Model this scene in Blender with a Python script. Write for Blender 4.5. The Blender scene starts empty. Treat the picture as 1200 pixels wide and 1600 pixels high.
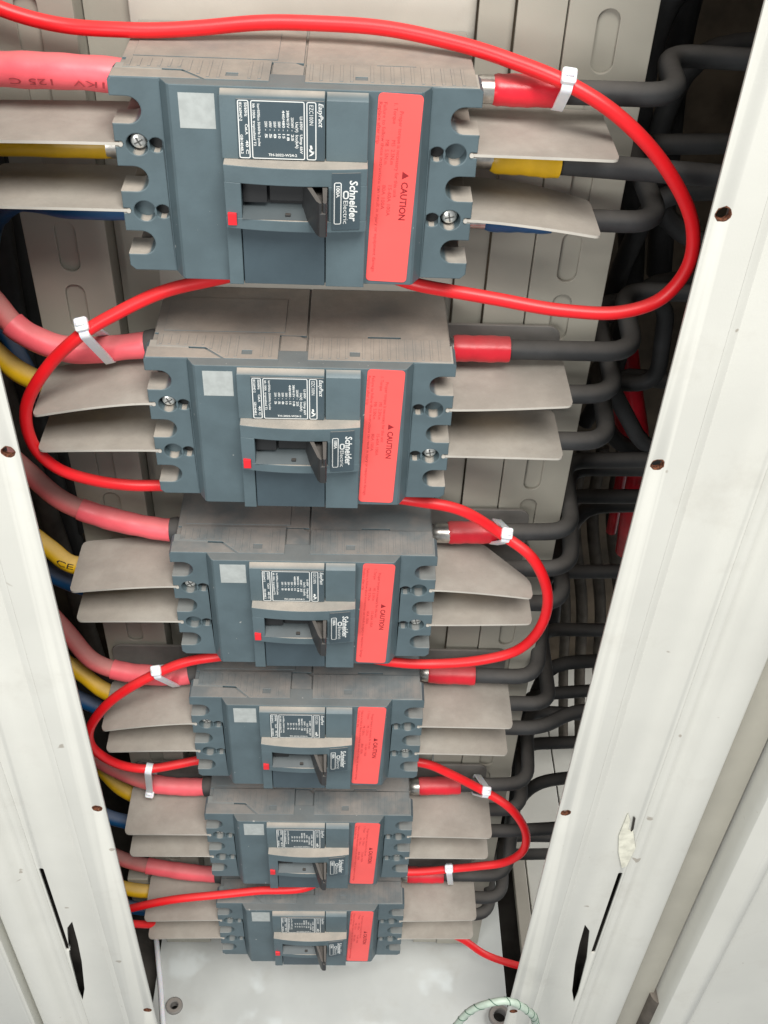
import bpy, bmesh, math, random
from mathutils import Matrix, Vector
random.seed(7)
S = 0.001                      # the script thinks in millimetres, the scene is in metres
scene = bpy.context.scene
C = scene.collection

# ------------------------------------------------------------------ camera
cd = bpy.data.cameras.new('camera'); cam = bpy.data.objects.new('camera', cd); C.objects.link(cam)
cd.sensor_fit = 'VERTICAL'; cd.sensor_height = 36.0; cd.sensor_width = 27.0
cd.lens = 38.8794
cd.clip_start = 0.01; cd.clip_end = 50
cam.matrix_world = Matrix([[0.999303, -0.018177, -0.032619, 0.020783], [-0.011825, 0.674521, -0.738161, -0.428066], [0.03542, 0.738032, 0.673835, 0.14834], [0.0, 0.0, 0.0, 1.0]])
scene.camera = cam

# ------------------------------------------------------------------ light
w = bpy.data.worlds.new('World'); scene.world = w; w.use_nodes = True
bg = w.node_tree.nodes['Background']
bg.inputs[0].default_value = (0.93, 0.97, 1.0, 1); bg.inputs[1].default_value = 0.34
def area(name, loc, target, sx, sy, power, col):
    l = bpy.data.lights.new(name, 'AREA'); l.shape = 'RECTANGLE'; l.size = sx; l.size_y = sy
    l.energy = power; l.color = col
    o = bpy.data.objects.new(name, l); C.objects.link(o); o.location = loc
    o.rotation_euler = (Vector(target)-Vector(loc)).to_track_quat('-Z', 'Y').to_euler()
    return o
area('window_light', (0.36, -1.12, 1.65), (0.0, 0.0, -0.25), 1.1, 0.9, 58, (1.0, 0.97, 0.92))
area('left_post_fill', (-0.55, -1.00, 0.15), (-0.16, -0.09, -0.40), 0.5, 0.5, 6.0, (1.0, 0.98, 0.95))  # fill lamp added to brighten the left post
area('floor_fill', (1.25, 0.25, 0.05), (0.22, 0.15, -0.72), 0.7, 0.5, 15, (1.0, 0.99, 0.96))  # lamp added beyond the right side to brighten the floor behind the cables
scene.view_settings.view_transform = 'Standard'; scene.view_settings.look = 'None'
scene.view_settings.exposure = 0.2; scene.view_settings.gamma = 1.0
scene.view_settings.use_curve_mapping = False
scene.render.engine = 'CYCLES'
scene.render.resolution_x = 768; scene.render.resolution_y = 1024

# ------------------------------------------------------------------ materials
MATS = {}
def mat(name, col, rough=0.5, metal=0.0, dust=0.0, dustcol=(0.36, 0.31, 0.265), var=0.08, scale=60.0,
        bump=0.0, bscale=900.0, spec=0.5, lo=0.45, hi=0.95, speck=0.0, coat=0.0, wear=None, smear=0.0, sss=0.0, patchy=False, lint=0.0, spots=0.0):
    m = bpy.data.materials.new(name); m.use_nodes = True; N = m.node_tree.nodes; L = m.node_tree.links
    b = N['Principled BSDF']; b.inputs['Roughness'].default_value = rough; b.inputs['Metallic'].default_value = metal
    b.inputs['Specular IOR Level'].default_value = spec; b.inputs['Coat Weight'].default_value = coat
    if sss:
        b.inputs['Subsurface Weight'].default_value = sss; b.inputs['Subsurface Scale'].default_value = 0.004
    geo = N.new('ShaderNodeNewGeometry'); pos = geo.outputs['Position']
    def noise(sc, det=4.0, rg=0.55):
        n = N.new('ShaderNodeTexNoise'); n.inputs['Scale'].default_value = sc; n.inputs['Detail'].default_value = det
        n.inputs['Roughness'].default_value = rg; L.new(pos, n.inputs['Vector']); return n.outputs['Fac']
    def ramp(src, a, c, lo_=0.0, hi_=1.0):
        r = N.new('ShaderNodeMapRange'); r.inputs[1].default_value = a; r.inputs[2].default_value = c
        r.inputs[3].default_value = lo_; r.inputs[4].default_value = hi_; r.interpolation_type = 'SMOOTHSTEP'
        L.new(src, r.inputs[0]); return r.outputs[0]
    def mul(a, c):
        k = N.new('ShaderNodeMath'); k.operation = 'MULTIPLY'
        for i, v in ((0, a), (1, c)):
            if isinstance(v, (int, float)): k.inputs[i].default_value = v
            else: L.new(v, k.inputs[i])
        return k.outputs[0]
    def mix(f, a, c):
        k = N.new('ShaderNodeMix'); k.data_type = 'RGBA'
        if isinstance(f, (int, float)): k.inputs[0].default_value = f
        else: L.new(f, k.inputs[0])
        for i, v in ((6, a), (7, c)):
            if isinstance(v, tuple): k.inputs[i].default_value = (*v, 1)
            else: L.new(v, k.inputs[i])
        return k.outputs[2]
    d = tuple(max(0, c*(1-var*2)) for c in col); u = tuple(min(1, c*(1+var)) for c in col)
    out = mix(ramp(noise(scale), 0.3, 0.7), d, u)
    if wear:                                             # worn or flaked patches of another colour
        wc, wsc, a, c = wear
        out = mix(ramp(noise(wsc, 3.0, 0.45), a, c), out, wc)
    if speck:                                            # small dark grit
        out = mix(mul(ramp(noise(700, 2.0), 0.70, 0.76), speck), out, (0.10, 0.08, 0.06))
    if lint: out = mix(mul(ramp(noise(420, 1.0), 0.765, 0.79), lint), out, (0.5, 0.5, 0.47))
    if spots: out = mix(mul(ramp(noise(85, 2.0, 0.5), 0.745, 0.775), spots), out, (0.20, 0.15, 0.10))
    if smear:                                            # grey handling marks
        out = mix(mul(ramp(noise(24, 5.0, 0.65), 0.52, 0.78), smear), out, (0.30, 0.27, 0.22))
    if dust:                                             # dust lies on what faces upward
        sep = N.new('ShaderNodeSeparateXYZ'); L.new(geo.outputs['Normal'], sep.inputs[0])
        up = ramp(sep.outputs[2], lo, hi)
        cover = mul(up, mul(ramp(noise(38, 5.0, 0.6), 0.22, 0.62, 0.62, 1.0), dust))
        if patchy: cover = mul(cover, ramp(noise(34, 4.0, 0.6), 0.36, 0.60, 0.38, 1.0))
        d2 = tuple(c*0.82 for c in dustcol)
        dc = mix(ramp(noise(55, 6.0, 0.7), 0.35, 0.7), d2, dustcol)
        dc = mix(mul(ramp(noise(1500, 2.0), 0.6, 0.75), 0.25), dc, tuple(c*1.35 for c in dustcol))
        out = mix(cover, out, dc)
        rr = N.new('ShaderNodeMapRange'); rr.inputs[3].default_value = rough; rr.inputs[4].default_value = 0.95
        L.new(cover, rr.inputs[0]); L.new(rr.outputs[0], b.inputs['Roughness'])
    L.new(out, b.inputs['Base Color'])
    if bump:
        bn = N.new('ShaderNodeBump'); bn.inputs['Strength'].default_value = bump; bn.inputs['Distance'].default_value = 0.0004
        L.new(noise(bscale, 3.0), bn.inputs['Height']); L.new(bn.outputs[0], b.inputs['Normal'])
    MATS[name] = m
    return m
mat('case_plastic', (0.096, 0.134, 0.150), 0.50, dust=0.95, bump=0.12, var=0.06, dustcol=(0.37, 0.315, 0.265), lo=0.7)
mat('sill_plastic', (0.052, 0.072, 0.081), 0.5, dust=0.06)
mat('cover_plastic', (0.088, 0.126, 0.142), 0.46, dust=0.30, bump=0.12, var=0.06, lo=0.8, lint=0.7)
mat('front_plastic_wiped', (0.088, 0.126, 0.142), 0.46, dust=0.45, dustcol=(0.40, 0.37, 0.33), bump=0.12, var=0.06, lo=0.8)
mat('zinc_dark', (0.20, 0.20, 0.19), 0.4, metal=0.7)
mat('case_plastic_wiped', (0.096, 0.134, 0.150), 0.50, dust=0.85, bump=0.12, var=0.06, dustcol=(0.29, 0.262, 0.235), lo=0.7, patchy=True)
mat('front_plastic', (0.088, 0.126, 0.142), 0.46, dust=0.92, dustcol=(0.46, 0.41, 0.35), lo=0.80, hi=0.98, bump=0.12, var=0.06)
mat('plate_plastic', (0.055, 0.082, 0.098), 0.40, dust=0.6, bump=0.06, var=0.05)
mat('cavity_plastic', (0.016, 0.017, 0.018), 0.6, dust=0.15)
mat('handle_plastic', (0.030, 0.031, 0.032), 0.42, dust=0.55, dustcol=(0.20, 0.18, 0.16), bump=0.1)
mat('print_white', (0.74, 0.76, 0.74), 0.6, var=0.03)
mat('patch_print', (0.40, 0.43, 0.42), 0.6, var=0.05, scale=300)
mat('sticker_coral', (0.93, 0.115, 0.105), 0.42, var=0.03, scale=25)
mat('print_dark', (0.30, 0.012, 0.018), 0.6, var=0.1)
mat('print_faint', (0.55, 0.045, 0.05), 0.6, var=0.15, scale=400)
mat('flag_red', (0.75, 0.02, 0.03), 0.4)
mat('barrier_plastic', (0.50, 0.475, 0.425), 0.55, dust=0.85, dustcol=(0.315, 0.28, 0.243), var=0.05, bump=0.08, speck=0.35)
mat('insulation_plate', (0.17, 0.165, 0.155), 0.6, dust=0.3, var=0.1)
mat('red_wire', (0.84, 0.012, 0.018), 0.38, var=0.05, dust=0.20, dustcol=(0.50, 0.16, 0.14), bump=0.05, bscale=300, spec=0.5)
mat('pink_sleeve', (0.95, 0.135, 0.165), 0.42, dust=0.42, dustcol=(0.50, 0.27, 0.24), lo=0.55, hi=1.0, var=0.06, bump=0.35, bscale=160)
mat('pink_cable', (0.80, 0.17, 0.17), 0.5, dust=0.75, dustcol=(0.42, 0.30, 0.26), lo=0.3, hi=1.0, var=0.1)
mat('red_sleeve', (0.70, 0.018, 0.035), 0.30, dust=0.35, dustcol=(0.42, 0.22, 0.2), bump=0.4, bscale=150, var=0.08)
mat('yellow_sleeve', (0.82, 0.49, 0.015), 0.36, dust=0.55, dustcol=(0.5, 0.38, 0.2), bump=0.3, bscale=150)
mat('blue_sleeve', (0.012, 0.085, 0.22), 0.4, dust=0.35, bump=0.2, bscale=150)
mat('ink', (0.42, 0.05, 0.06), 0.7)
mat('ink_black', (0.03, 0.025, 0.02), 0.7)
mat('black_rubber', (0.040, 0.042, 0.044), 0.6, dust=0.62, dustcol=(0.16, 0.145, 0.13), lo=0.2, hi=1.0, bump=0.3, bscale=350, var=0.15)
mat('brown_rubber', (0.10, 0.085, 0.07), 0.7, dust=0.5, dustcol=(0.25, 0.22, 0.19), bump=0.2, var=0.2)
mat('tinned_metal', (0.62, 0.60, 0.56), 0.30, metal=0.9, var=0.12, scale=300)
mat('zinc_screw', (0.82, 0.82, 0.78), 0.30, metal=0.6, var=0.12, scale=500)
mat('nylon', (0.90, 0.89, 0.93), 0.35, var=0.02, sss=0.2)
mat('cream_paint', (0.385, 0.37, 0.315), 0.45, dust=0.4, var=0.04, scale=20, bump=0.10, bscale=1400, smear=0.12)
mat('plate_paint', (0.50, 0.48, 0.425), 0.5, dust=0.4, var=0.05, scale=20, smear=0.3, bump=0.08, bscale=1400)
mat('frame_paint', (0.635, 0.635, 0.585), 0.34, dust=0.25, var=0.03, scale=12, bump=0.10, bscale=1100, smear=0.20, spots=0.55)
mat('floor_paint', (0.50, 0.52, 0.505), 0.5, var=0.06, scale=14, wear=((0.56, 0.595, 0.59), 30, 0.55, 0.68), smear=0.25, bump=0.06)
mat('rust', (0.16, 0.055, 0.025), 0.85, var=0.4, scale=900, bump=0.4)
mat('dark_panel_shade', (0.09, 0.082, 0.072), 0.8, var=0.3, scale=30)  # dark panel colour; inside the hollow posts it stands in for shade
mat('brown_lining', (0.13, 0.10, 0.07), 0.8, var=0.3, scale=20)
mat('paper_tag', (0.72, 0.71, 0.60), 0.7, var=0.1, scale=200, smear=0.3)
mat('green_spiral', (0.42, 0.51, 0.43), 0.45, var=0.1, scale=120)
mat('green_dark', (0.03, 0.10, 0.06), 0.6)
mat('rubber_grommet', (0.22, 0.21, 0.20), 0.6, dust=0.4)

# ------------------------------------------------------------------ object helpers
def link(name, me, m, parent=None, smooth=19):
    if isinstance(me, bmesh.types.BMesh):
        bm = me; me = bpy.data.meshes.new(name); bm.to_mesh(me); bm.free()
    if m: me.materials.clear(); me.materials.append(MATS[m])
    if smooth:
        for p in me.polygons: p.use_smooth = True
        me.set_sharp_from_angle(angle=math.radians(smooth))
    o = bpy.data.objects.new(name, me); C.objects.link(o)
    if parent: o.parent = parent
    return o
def tag(o, label, cat=None, group=None, kind=None):
    if label: o['label'] = label
    if cat: o['category'] = cat
    if group: o['group'] = group
    if kind: o['kind'] = kind
    return o
def thing(name, label, cat, loc=(0, 0, 0), group=None):
    o = bpy.data.objects.new(name, None); C.objects.link(o); o.location = Vector(loc)*S
    o.empty_display_size = 0.01
    return tag(o, label, cat, group)
def V(*a): return Vector(a)*S
def NB(): return bmesh.new()
def box(bm, x0, x1, y0, y1, z0, z1, bev=0.0, seg=2):
    t = bmesh.new()
    v = [t.verts.new(V(x, y, z)) for x in (x0, x1) for y in (y0, y1) for z in (z0, z1)]
    for f in ((0, 1, 3, 2), (4, 6, 7, 5), (0, 4, 5, 1), (2, 3, 7, 6), (0, 2, 6, 4), (1, 5, 7, 3)):
        t.faces.new([v[i] for i in f])
    if bev: bmesh.ops.bevel(t, geom=t.edges[:], offset=bev*S, segments=seg, affect='EDGES', profile=0.5, clamp_overlap=True)
    merge(bm, t)
def merge(bm, t):
    bmesh.ops.recalc_face_normals(t, faces=t.faces[:])
    me = bpy.data.meshes.new('tmp'); t.to_mesh(me); t.free(); bm.from_mesh(me); bpy.data.meshes.remove(me)
def prism(bm, poly, a0, a1, f, bev=0.0, ang=30):
    """poly: 2-D points; f(p, q, a) gives x, y, z in mm; swept from a0 to a1"""
    t = bmesh.new(); n = len(poly)
    A = [t.verts.new(V(*f(p, q, a0))) for p, q in poly]; B = [t.verts.new(V(*f(p, q, a1))) for p, q in poly]
    t.faces.new(A); t.faces.new(B[::-1])
    for i in range(n): t.faces.new((A[i], B[i], B[(i+1) % n], A[(i+1) % n]))
    bmesh.ops.recalc_face_normals(t, faces=t.faces[:])
    if bev:
        e = [e for e in t.edges if len(e.link_faces) == 2 and e.calc_face_angle(0) > math.radians(ang)]
        bmesh.ops.bevel(t, geom=e, offset=bev*S, segments=2, affect='EDGES', profile=0.5, clamp_overlap=True)
    merge(bm, t)
XZ = lambda y0: (lambda p, q, a: (p, a, q))              # outline in x-z, swept along y
def fXZ(p, q, a): return (p, a, q)
def fXY(p, q, a): return (p, q, a)
def fYZ(p, q, a): return (a, p, q)
def sheet(bm, loops, a0, a1, f, bev=0.25):
    """flat sheet with real holes: first loop is the outline, the others are holes"""
    cu = bpy.data.curves.new('c', 'CURVE'); cu.dimensions = '2D'; cu.fill_mode = 'BOTH'
    th = abs(a1-a0); cu.extrude = max(th/2-bev, 0.01)*S; cu.bevel_depth = bev*S; cu.bevel_resolution = 1; cu.offset = -bev*S
    for lp in loops:
        sp = cu.splines.new('POLY'); sp.points.add(len(lp)-1); sp.use_cyclic_u = True
        for pt, (x, y) in zip(sp.points, lp): pt.co = (x*S, y*S, 0, 1)
    o = bpy.data.objects.new('c', cu); me = bpy.data.meshes.new_from_object(o)
    t = bmesh.new(); t.from_mesh(me)
    mid = (a0+a1)/2
    for v in t.verts:
        v.co = V(*f(v.co.x/S, v.co.y/S, mid+v.co.z/S))
    bmesh.ops.remove_doubles(t, verts=t.verts[:], dist=1e-6)
    bpy.data.objects.remove(o); bpy.data.curves.remove(cu); bpy.data.meshes.remove(me)
    merge(bm, t)
def circ(x, y, r, n=20): return [(x+r*math.cos(i*2*math.pi/n), y+r*math.sin(i*2*math.pi/n)) for i in range(n)]
def rrect(x0, x1, y0, y1, r, n=5):
    out = []
    for cx, cy, a in ((x1-r, y1-r, 0), (x0+r, y1-r, 90), (x0+r, y0+r, 180), (x1-r, y0+r, 270)):
        for i in range(n+1):
            t = math.radians(a+90*i/n); out.append((cx+r*math.cos(t), cy+r*math.sin(t)))
    return out
def spline(pts, step=3.0):
    P = [Vector(p) for p in pts]; P = [P[0]*2-P[1]]+P+[P[-1]*2-P[-2]]; out = []
    for i in range(1, len(P)-2):
        p0, p1, p2, p3 = P[i-1:i+3]
        def tj(t, a, c): return t+max((c-a).length, 1e-6)**0.5
        t0 = 0; t1 = tj(t0, p0, p1); t2 = tj(t1, p1, p2); t3 = tj(t2, p2, p3)
        n = max(2, int((p2-p1).length/step))
        for k in range(n):
            t = t1+(t2-t1)*k/n
            A1 = p0*((t1-t)/(t1-t0))+p1*((t-t0)/(t1-t0)); A2 = p1*((t2-t)/(t2-t1))+p2*((t-t1)/(t2-t1)); A3 = p2*((t3-t)/(t3-t2))+p3*((t-t2)/(t3-t2))
            B1 = A1*((t2-t)/(t2-t0))+A2*((t-t0)/(t2-t0)); B2 = A2*((t3-t)/(t3-t1))+A3*((t-t1)/(t3-t1))
            out.append(B1*((t2-t)/(t2-t1))+B2*((t-t1)/(t2-t1)))
    out.append(P[-2]); return out
def fillet(pts, r, n=7):
    """polyline with rounded corners, the way stiff cable is bent"""
    P = [Vector(p) for p in pts]; out = [P[0]]
    for i in range(1, len(P)-1):
        a = P[i-1]-P[i]; c = P[i+1]-P[i]; d = min(r, a.length*0.48, c.length*0.48)
        s = P[i]+a.normalized()*d; e = P[i]+c.normalized()*d
        for k in range(n+1):
            t = k/n; out.append(s*(1-t)**2+P[i]*2*t*(1-t)+e*t*t)
    out.append(P[-1]); return out
def dense(P, step=4.0):
    out = []
    for a, c in zip(P[:-1], P[1:]):
        n = max(1, int((c-a).length/step)); out += [a.lerp(c, i/n) for i in range(n)]
    return out+[P[-1]]
def tube(bm, path, rad, n=14, caps=True, sx=1.0):
    """rad: number or function of the fraction along the path"""
    P = [Vector(p) for p in path]; T = []
    for i in range(len(P)):
        a = P[max(i-1, 0)]; c = P[min(i+1, len(P)-1)]; T.append((c-a).normalized())
    up = Vector((0, 0, 1)) if abs(T[0].z) < 0.9 else Vector((0, 1, 0))
    u = T[0].cross(up).normalized(); rings = []; t = bmesh.new()
    for i, p in enumerate(P):
        if i:
            q = T[i-1].rotation_difference(T[i]); u = q @ u
            u = (u-T[i]*u.dot(T[i])).normalized()
        v = T[i].cross(u); r = rad(i/(len(P)-1)) if callable(rad) else rad
        rings.append([t.verts.new((p+(u*math.cos(k*2*math.pi/n)*sx+v*math.sin(k*2*math.pi/n))*r)*S) for k in range(n)])
    for i in range(len(P)-1):
        for k in range(n): t.faces.new((rings[i][k], rings[i][(k+1) % n], rings[i+1][(k+1) % n], rings[i+1][k]))
    if caps: t.faces.new(rings[0]); t.faces.new(rings[-1])
    merge(bm, t)
def cyl(bm, c, axis, r0, r1, h, n=20):
    c = Vector(c); a = Vector(axis).normalized(); tube(bm, [c, c+a*h*0.5, c+a*h], lambda f: r0+(r1-r0)*f, n)
def text(bm, s, f, size=1.0, length=None, a=0.0, b=0.0, bold=0.0, shear=0.0):
    """flat lettering; f(a, b) maps reading direction and letter height to x, y, z"""
    cu = bpy.data.curves.new('t', 'FONT'); cu.body = s; cu.size = 1.0; cu.resolution_u = 2; cu.offset = bold; cu.shear = shear
    o = bpy.data.objects.new('t', cu); me = bpy.data.meshes.new_from_object(o)
    xs = [v.co.x for v in me.vertices]
    if xs:
        x0, x1 = min(xs), max(xs); k = (length/(x1-x0)) if length else size
        for v in me.vertices: v.co = V(*f(a+(v.co.x-x0)*k, b+v.co.y*size))
        bm.from_mesh(me)
    bpy.data.objects.remove(o); bpy.data.curves.remove(cu); bpy.data.meshes.remove(me)
def flat(bm, loops_quads, f):
    for qd in loops_quads: bm.faces.new([bm.verts.new(V(*f(*p))) for p in qd])
def frame_rect(bm, x0, x1, z0, z1, t, f, r=0.7):
    a = rrect(x0, x1, z0, z1, r, 3); c = rrect(x0+t, x1-t, z0+t, z1-t, max(r-t, 0.1), 3); n = len(a)
    A = [bm.verts.new(V(*f(*p))) for p in a]; B = [bm.verts.new(V(*f(*p))) for p in c]
    for i in range(n): bm.faces.new((A[i], A[(i+1) % n], B[(i+1) % n], B[i]))

# ================================================================== the cabinet
cab = thing('electrical_cabinet', 'cream painted metal cabinet with slotted rails, frame posts and grey bottom plate', 'cabinet', (0, 0, -720))
CZ = 720
def cpart(name, bm, m, **k):
    bmesh.ops.translate(bm, verts=bm.verts[:], vec=V(0, 0, CZ)); return link(name, bm, m, cab, **k)
def rail(x0, x1, sx, ztop, first):
    loops = [[(x0, -718), (x1, -718), (x1, ztop), (x0, ztop)]]
    z = first
    while z-25 > -700:
        loops.append([(p, q) for p, q in rrect(sx-4.3, sx+4.3, z-24, z, 4.2, 6)]); z -= 30.5
    bm = NB(); sheet(bm, loops, 0.0, 1.6, fXZ, 0.3)
    box(bm, x0+0.5, x1-0.5, 2.0, 3.0, -718, ztop)           # second skin behind the slots
    box(bm, x0, x0+1.5, 1.8, 26, -718, ztop, 0.3)
    box(bm, x1-1.5, x1, 1.8, 26, -718, ztop, 0.3)
    return bm
r = cpart('mounting_rail', rail(-119, -84, -101.5, 70, 42), 'cream_paint'); r['label'] = 'slotted cream rail behind the left terminals'
r = cpart('mounting_rail', rail(99.5, 133, 115, 70, 43), 'cream_paint'); r['label'] = 'slotted cream rail behind the right terminals'
bm = NB(); box(bm, 80.5, 99, 1.2, 3, -718, 70, 0.3); box(bm, 66.6, 80, 5.2, 7, -718, 70, 0.3)
cpart('rail_web', bm, 'cream_paint')
bm = NB(); box(bm, -83.6, -66, 14, 16, -718, 70, 0.3); cpart('rail_web', bm, 'cream_paint')
bm = NB(); box(bm, -65.6, 66.2, 10.2, 12, -718, 70, 0.5); cpart('mounting_plate', bm, 'plate_paint')
# bottom
bm = NB(); sheet(bm, [[(-124, -86), (153, -86), (153, 300), (-124, 300)], circ(-107, -51, 5.0), circ(146, -58, 7)], -722, -720, fXY, 0.3); cpart('bottom_plate', bm, 'floor_paint')
bm = NB(); box(bm, 168, 179, -86, 300, -721, -714, 0.6); cpart('floor_flange', bm, 'cream_paint')
bm = NB(); box(bm, 181, 217, -86, 300, -722, -719, 0.5); box(bm, 218, 420, -86, 300, -722, -718.4, 0.5); cpart('floor_panel', bm, 'frame_paint')
bm = NB(); box(bm, -330, 420, -86, 300, -760, -757); cpart('base_pan', bm, 'dark_panel_shade')
bm = NB(); box(bm, -330, 420, 300, 303, -760, 640); cpart('back_panel', bm, 'brown_lining')
bm = NB(); box(bm, -333, -330, -80, 303, -760, 640); cpart('side_panel', bm, 'dark_panel_shade')
bm = NB(); box(bm, 420, 423, -80, 303, -470, 640); cpart('side_panel', bm, 'dark_panel_shade')
bm = NB(); box(bm, -333, 423, -80, 303, 640, 643); cpart('top_panel', bm, 'cream_paint')

# frame posts: folded sheet, with screw holes, a lock slot and a slit
HZ = (-23, -132, -383, -636)
def post(side):
    s = side
    def X(a): return a if s > 0 else -a
    def rng(a, c): return (min(X(a), X(c)), max(X(a), X(c)))
    bm = NB(); zb, zt = -757, 560
    if s > 0: e0, e1, e2, e3 = 140.0, 157.5, 161.0, 190.0
    else: e0, e1, e2, e3 = 108.6, 128.0, 131.5, 158.0
    hx = 144.2 if s > 0 else 112.9
    a, c = rng(e0, e1)
    sheet(bm, [[(a, zb), (c, zb), (c, zt), (a, zt)]]+[circ(X(hx), z, 2.6) for z in HZ], -90, -88.4, fXZ, 0.2)
    # soft fold from the flange down to the face
    prism(bm, [(X(e1), -90), (X(e1+1.2), -89.8), (X(e2), -88.3), (X(e2+0.8), -88.0), (X(e2+0.8), -86.6), (X(e1), -88.5)], zb, zt, fXY)
    a, c = rng(e2+0.6, e3)
    lx = 178 if s > 0 else 149
    lock = [(X(lx-2.0), -514), (X(lx+2.2), -522), (X(lx+6.5), -560), (X(lx+8.5), -610), (X(lx+8.0), -626), (X(lx+4.0), -608), (X(lx), -568), (X(lx-1.5), -540)]
    slx = e3-2.6
    slit = rrect(*rng(slx-1.4, slx+1.2), -552, -450, 1.2, 3)
    sheet(bm, [[(a, zb), (c, zb), (c, zt), (a, zt)], lock, slit], -88, -86.6, fXZ, 0.2)
    # rolled ridge, outer band and the return into the door groove
    R = [(0, -88), (1.6, -89.2), (3.2, -89.7), (4.8, -89.2), (6.2, -88.2), (10.0, -88.2), (13.0, -90.8), (16.5, -92.6), (21, -92.8), (30, -90.8), (31.2, -89.6), (31.2, -70), (29.6, -70), (29.6, -88.8), (20, -91.2), (14, -89.0), (10.6, -86.6), (5.2, -86.6), (3.0, -88.0), (1.2, -86.8), (0, -86.6)]
    prism(bm, [(X(e3+p), q) for p, q in R], zb, zt, fXY)
    return bm
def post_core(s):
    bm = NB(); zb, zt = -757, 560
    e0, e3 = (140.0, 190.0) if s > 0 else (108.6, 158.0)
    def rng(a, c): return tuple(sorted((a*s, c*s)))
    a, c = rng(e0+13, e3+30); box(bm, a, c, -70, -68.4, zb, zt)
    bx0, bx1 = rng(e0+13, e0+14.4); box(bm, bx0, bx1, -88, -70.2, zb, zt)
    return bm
cpart('post_inner_shade', post_core(-1), 'dark_panel_shade'); cpart('post_inner_shade', post_core(1), 'dark_panel_shade')  # post insides coloured dark in place of the shade within
PL = cpart('frame_post', post(-1), 'frame_paint', smooth=45); PL['label'] = 'left frame post, bright white with screw holes and a slot'
PR = cpart('frame_post', post(1), 'frame_paint', smooth=45); PR['label'] = 'right frame post, pale grey white with ridges, screw holes and a torn tag'
for X_ in (-112.9, 144.2):
    for z in HZ:
        bm = NB()
        t = circ(X_, z, 2.55, 18); g = [(x+random.uniform(-.18, .18), y+random.uniform(-.15, .3)) for x, y in circ(X_, z, 2.9, 18)]
        n = 18; A = [bm.verts.new(V(x, -90.06, y)) for x, y in g]; B = [bm.verts.new(V(x, -90.06, y)) for x, y in t]; D = [bm.verts.new(V(x, -87.2, y)) for x, y in t]
        for i in range(n):
            j = (i+1) % n; bm.faces.new((A[i], A[j], B[j], B[i])); bm.faces.new((B[i], B[j], D[j], D[i]))
        bmesh.ops.recalc_face_normals(bm, faces=bm.faces[:])
        bmesh.ops.translate(bm, verts=bm.verts[:], vec=V(0, 0, CZ))
        link('screw_hole_rim', bm, 'rust', PL if X_ < 0 else PR)
# the groove and door beyond the posts
bm = NB(); box(bm, 221.5, 246, -78, -76, -757, 560, 0.4); box(bm, -212, -189.5, -80, -78, -757, 560, 0.4); cpart('door_groove', bm, 'cream_paint')
door = thing('cabinet_door', 'pale cabinet door edge beyond the dark gap at far right', 'door', (300, -100, -757))
bm = NB(); prism(bm, [(248, -88), (250, -94), (262, -97), (268, -96), (275, -88), (420, -84), (420, -60), (248, -60)], -757, 560, fXY, 0.8)
bmesh.ops.translate(bm, verts=bm.verts[:], vec=V(-300, 100, 757)); link('door_edge', bm, 'frame_paint', door)
door2 = thing('cabinet_door', 'bright white cabinet door edge in the lower left corner', 'door', (-300, -100, -757))
bm = NB(); prism(bm, [(-193.5, -60), (-193.5, -92), (-196, -94), (-330, -92), (-330, -60)], -757, 560, fXY, 0.8)
bmesh.ops.translate(bm, verts=bm.verts[:], vec=V(300, 100, 757)); link('door_edge', bm, 'frame_paint', door2)
hg = thing('door_hinge', 'dusty brown barrel hinge at the bottom right corner', 'hinge', (252, -74, -690))
bm = NB(); cyl(bm, (0, -4, -8), (0, 0, 1), 9, 9, 66, 20); link('barrel', bm, 'brown_rubber', hg)
bm = NB(); box(bm, -12, 10, 5.6, 7.6, -8, 62, 0.4); link('shadow_plate', bm, 'handle_plastic', hg)  # dark plate standing in for the shadow behind the barrel
# torn paper tag on the right post
tg = [(181, -385), (183.5, -392), (184.2, -402), (187.5, -404), (192, -421), (190.6, -441), (188, -443), (183, -426), (180, -408)]
bm = NB(); tgp = [(x-1.5, z) for x, z in tg]; sheet(bm, [tgp], -88.9, -88.3, fXZ, 0.05)
bmesh.ops.translate(bm, verts=bm.verts[:], vec=V(-184, 87, 443)); o = link('paper_tag', bm, 'paper_tag'); o.location = V(184, -87, -443)
tag(o, 'torn cream paper tag stuck on the right frame post', 'tag')
bm = NB(); sheet(bm, [[(183.2, -388), (184.6, -390), (185.6, -401), (184.6, -404)]], -88.95, -88.4, fXZ, 0.04)
bmesh.ops.translate(bm, verts=bm.verts[:], vec=V(-184, 87, 443)); link('scorched_edge', bm, 'ink_black', o)
# floor grommets
for X_, Y_, R_, lb in ((-107, -51, 5.0, 'dark rubber grommet in the bottom plate beside the left post'), (146, -58, 7.0, 'dark rubber grommet in the bottom plate under the green spiral cord')):
    bm = NB(); n = 24
    prof = [(R_-2.2, -5), (R_-2.2, 2.0), (R_-1.4, 3.0), (R_+0.8, 3.0), (R_+1.6, 2.0), (R_+1.6, 0.1), (R_-0.3, 0.1), (R_-0.3, -5)]
    rg = [[bm.verts.new(V(r_*math.cos(k*2*math.pi/n), r_*math.sin(k*2*math.pi/n), z)) for k in range(n)] for r_, z in prof]
    for i in range(len(prof)):
        for k in range(n): bm.faces.new((rg[i][k], rg[i][(k+1) % n], rg[(i+1) % len(prof)][(k+1) % n], rg[(i+1) % len(prof)][k]))
    bmesh.ops.recalc_face_normals(bm, faces=bm.faces[:])
    o = link('cable_grommet', bm, 'rubber_grommet'); o.location = V(X_, Y_, -720); tag(o, lb, 'grommet')

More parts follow.
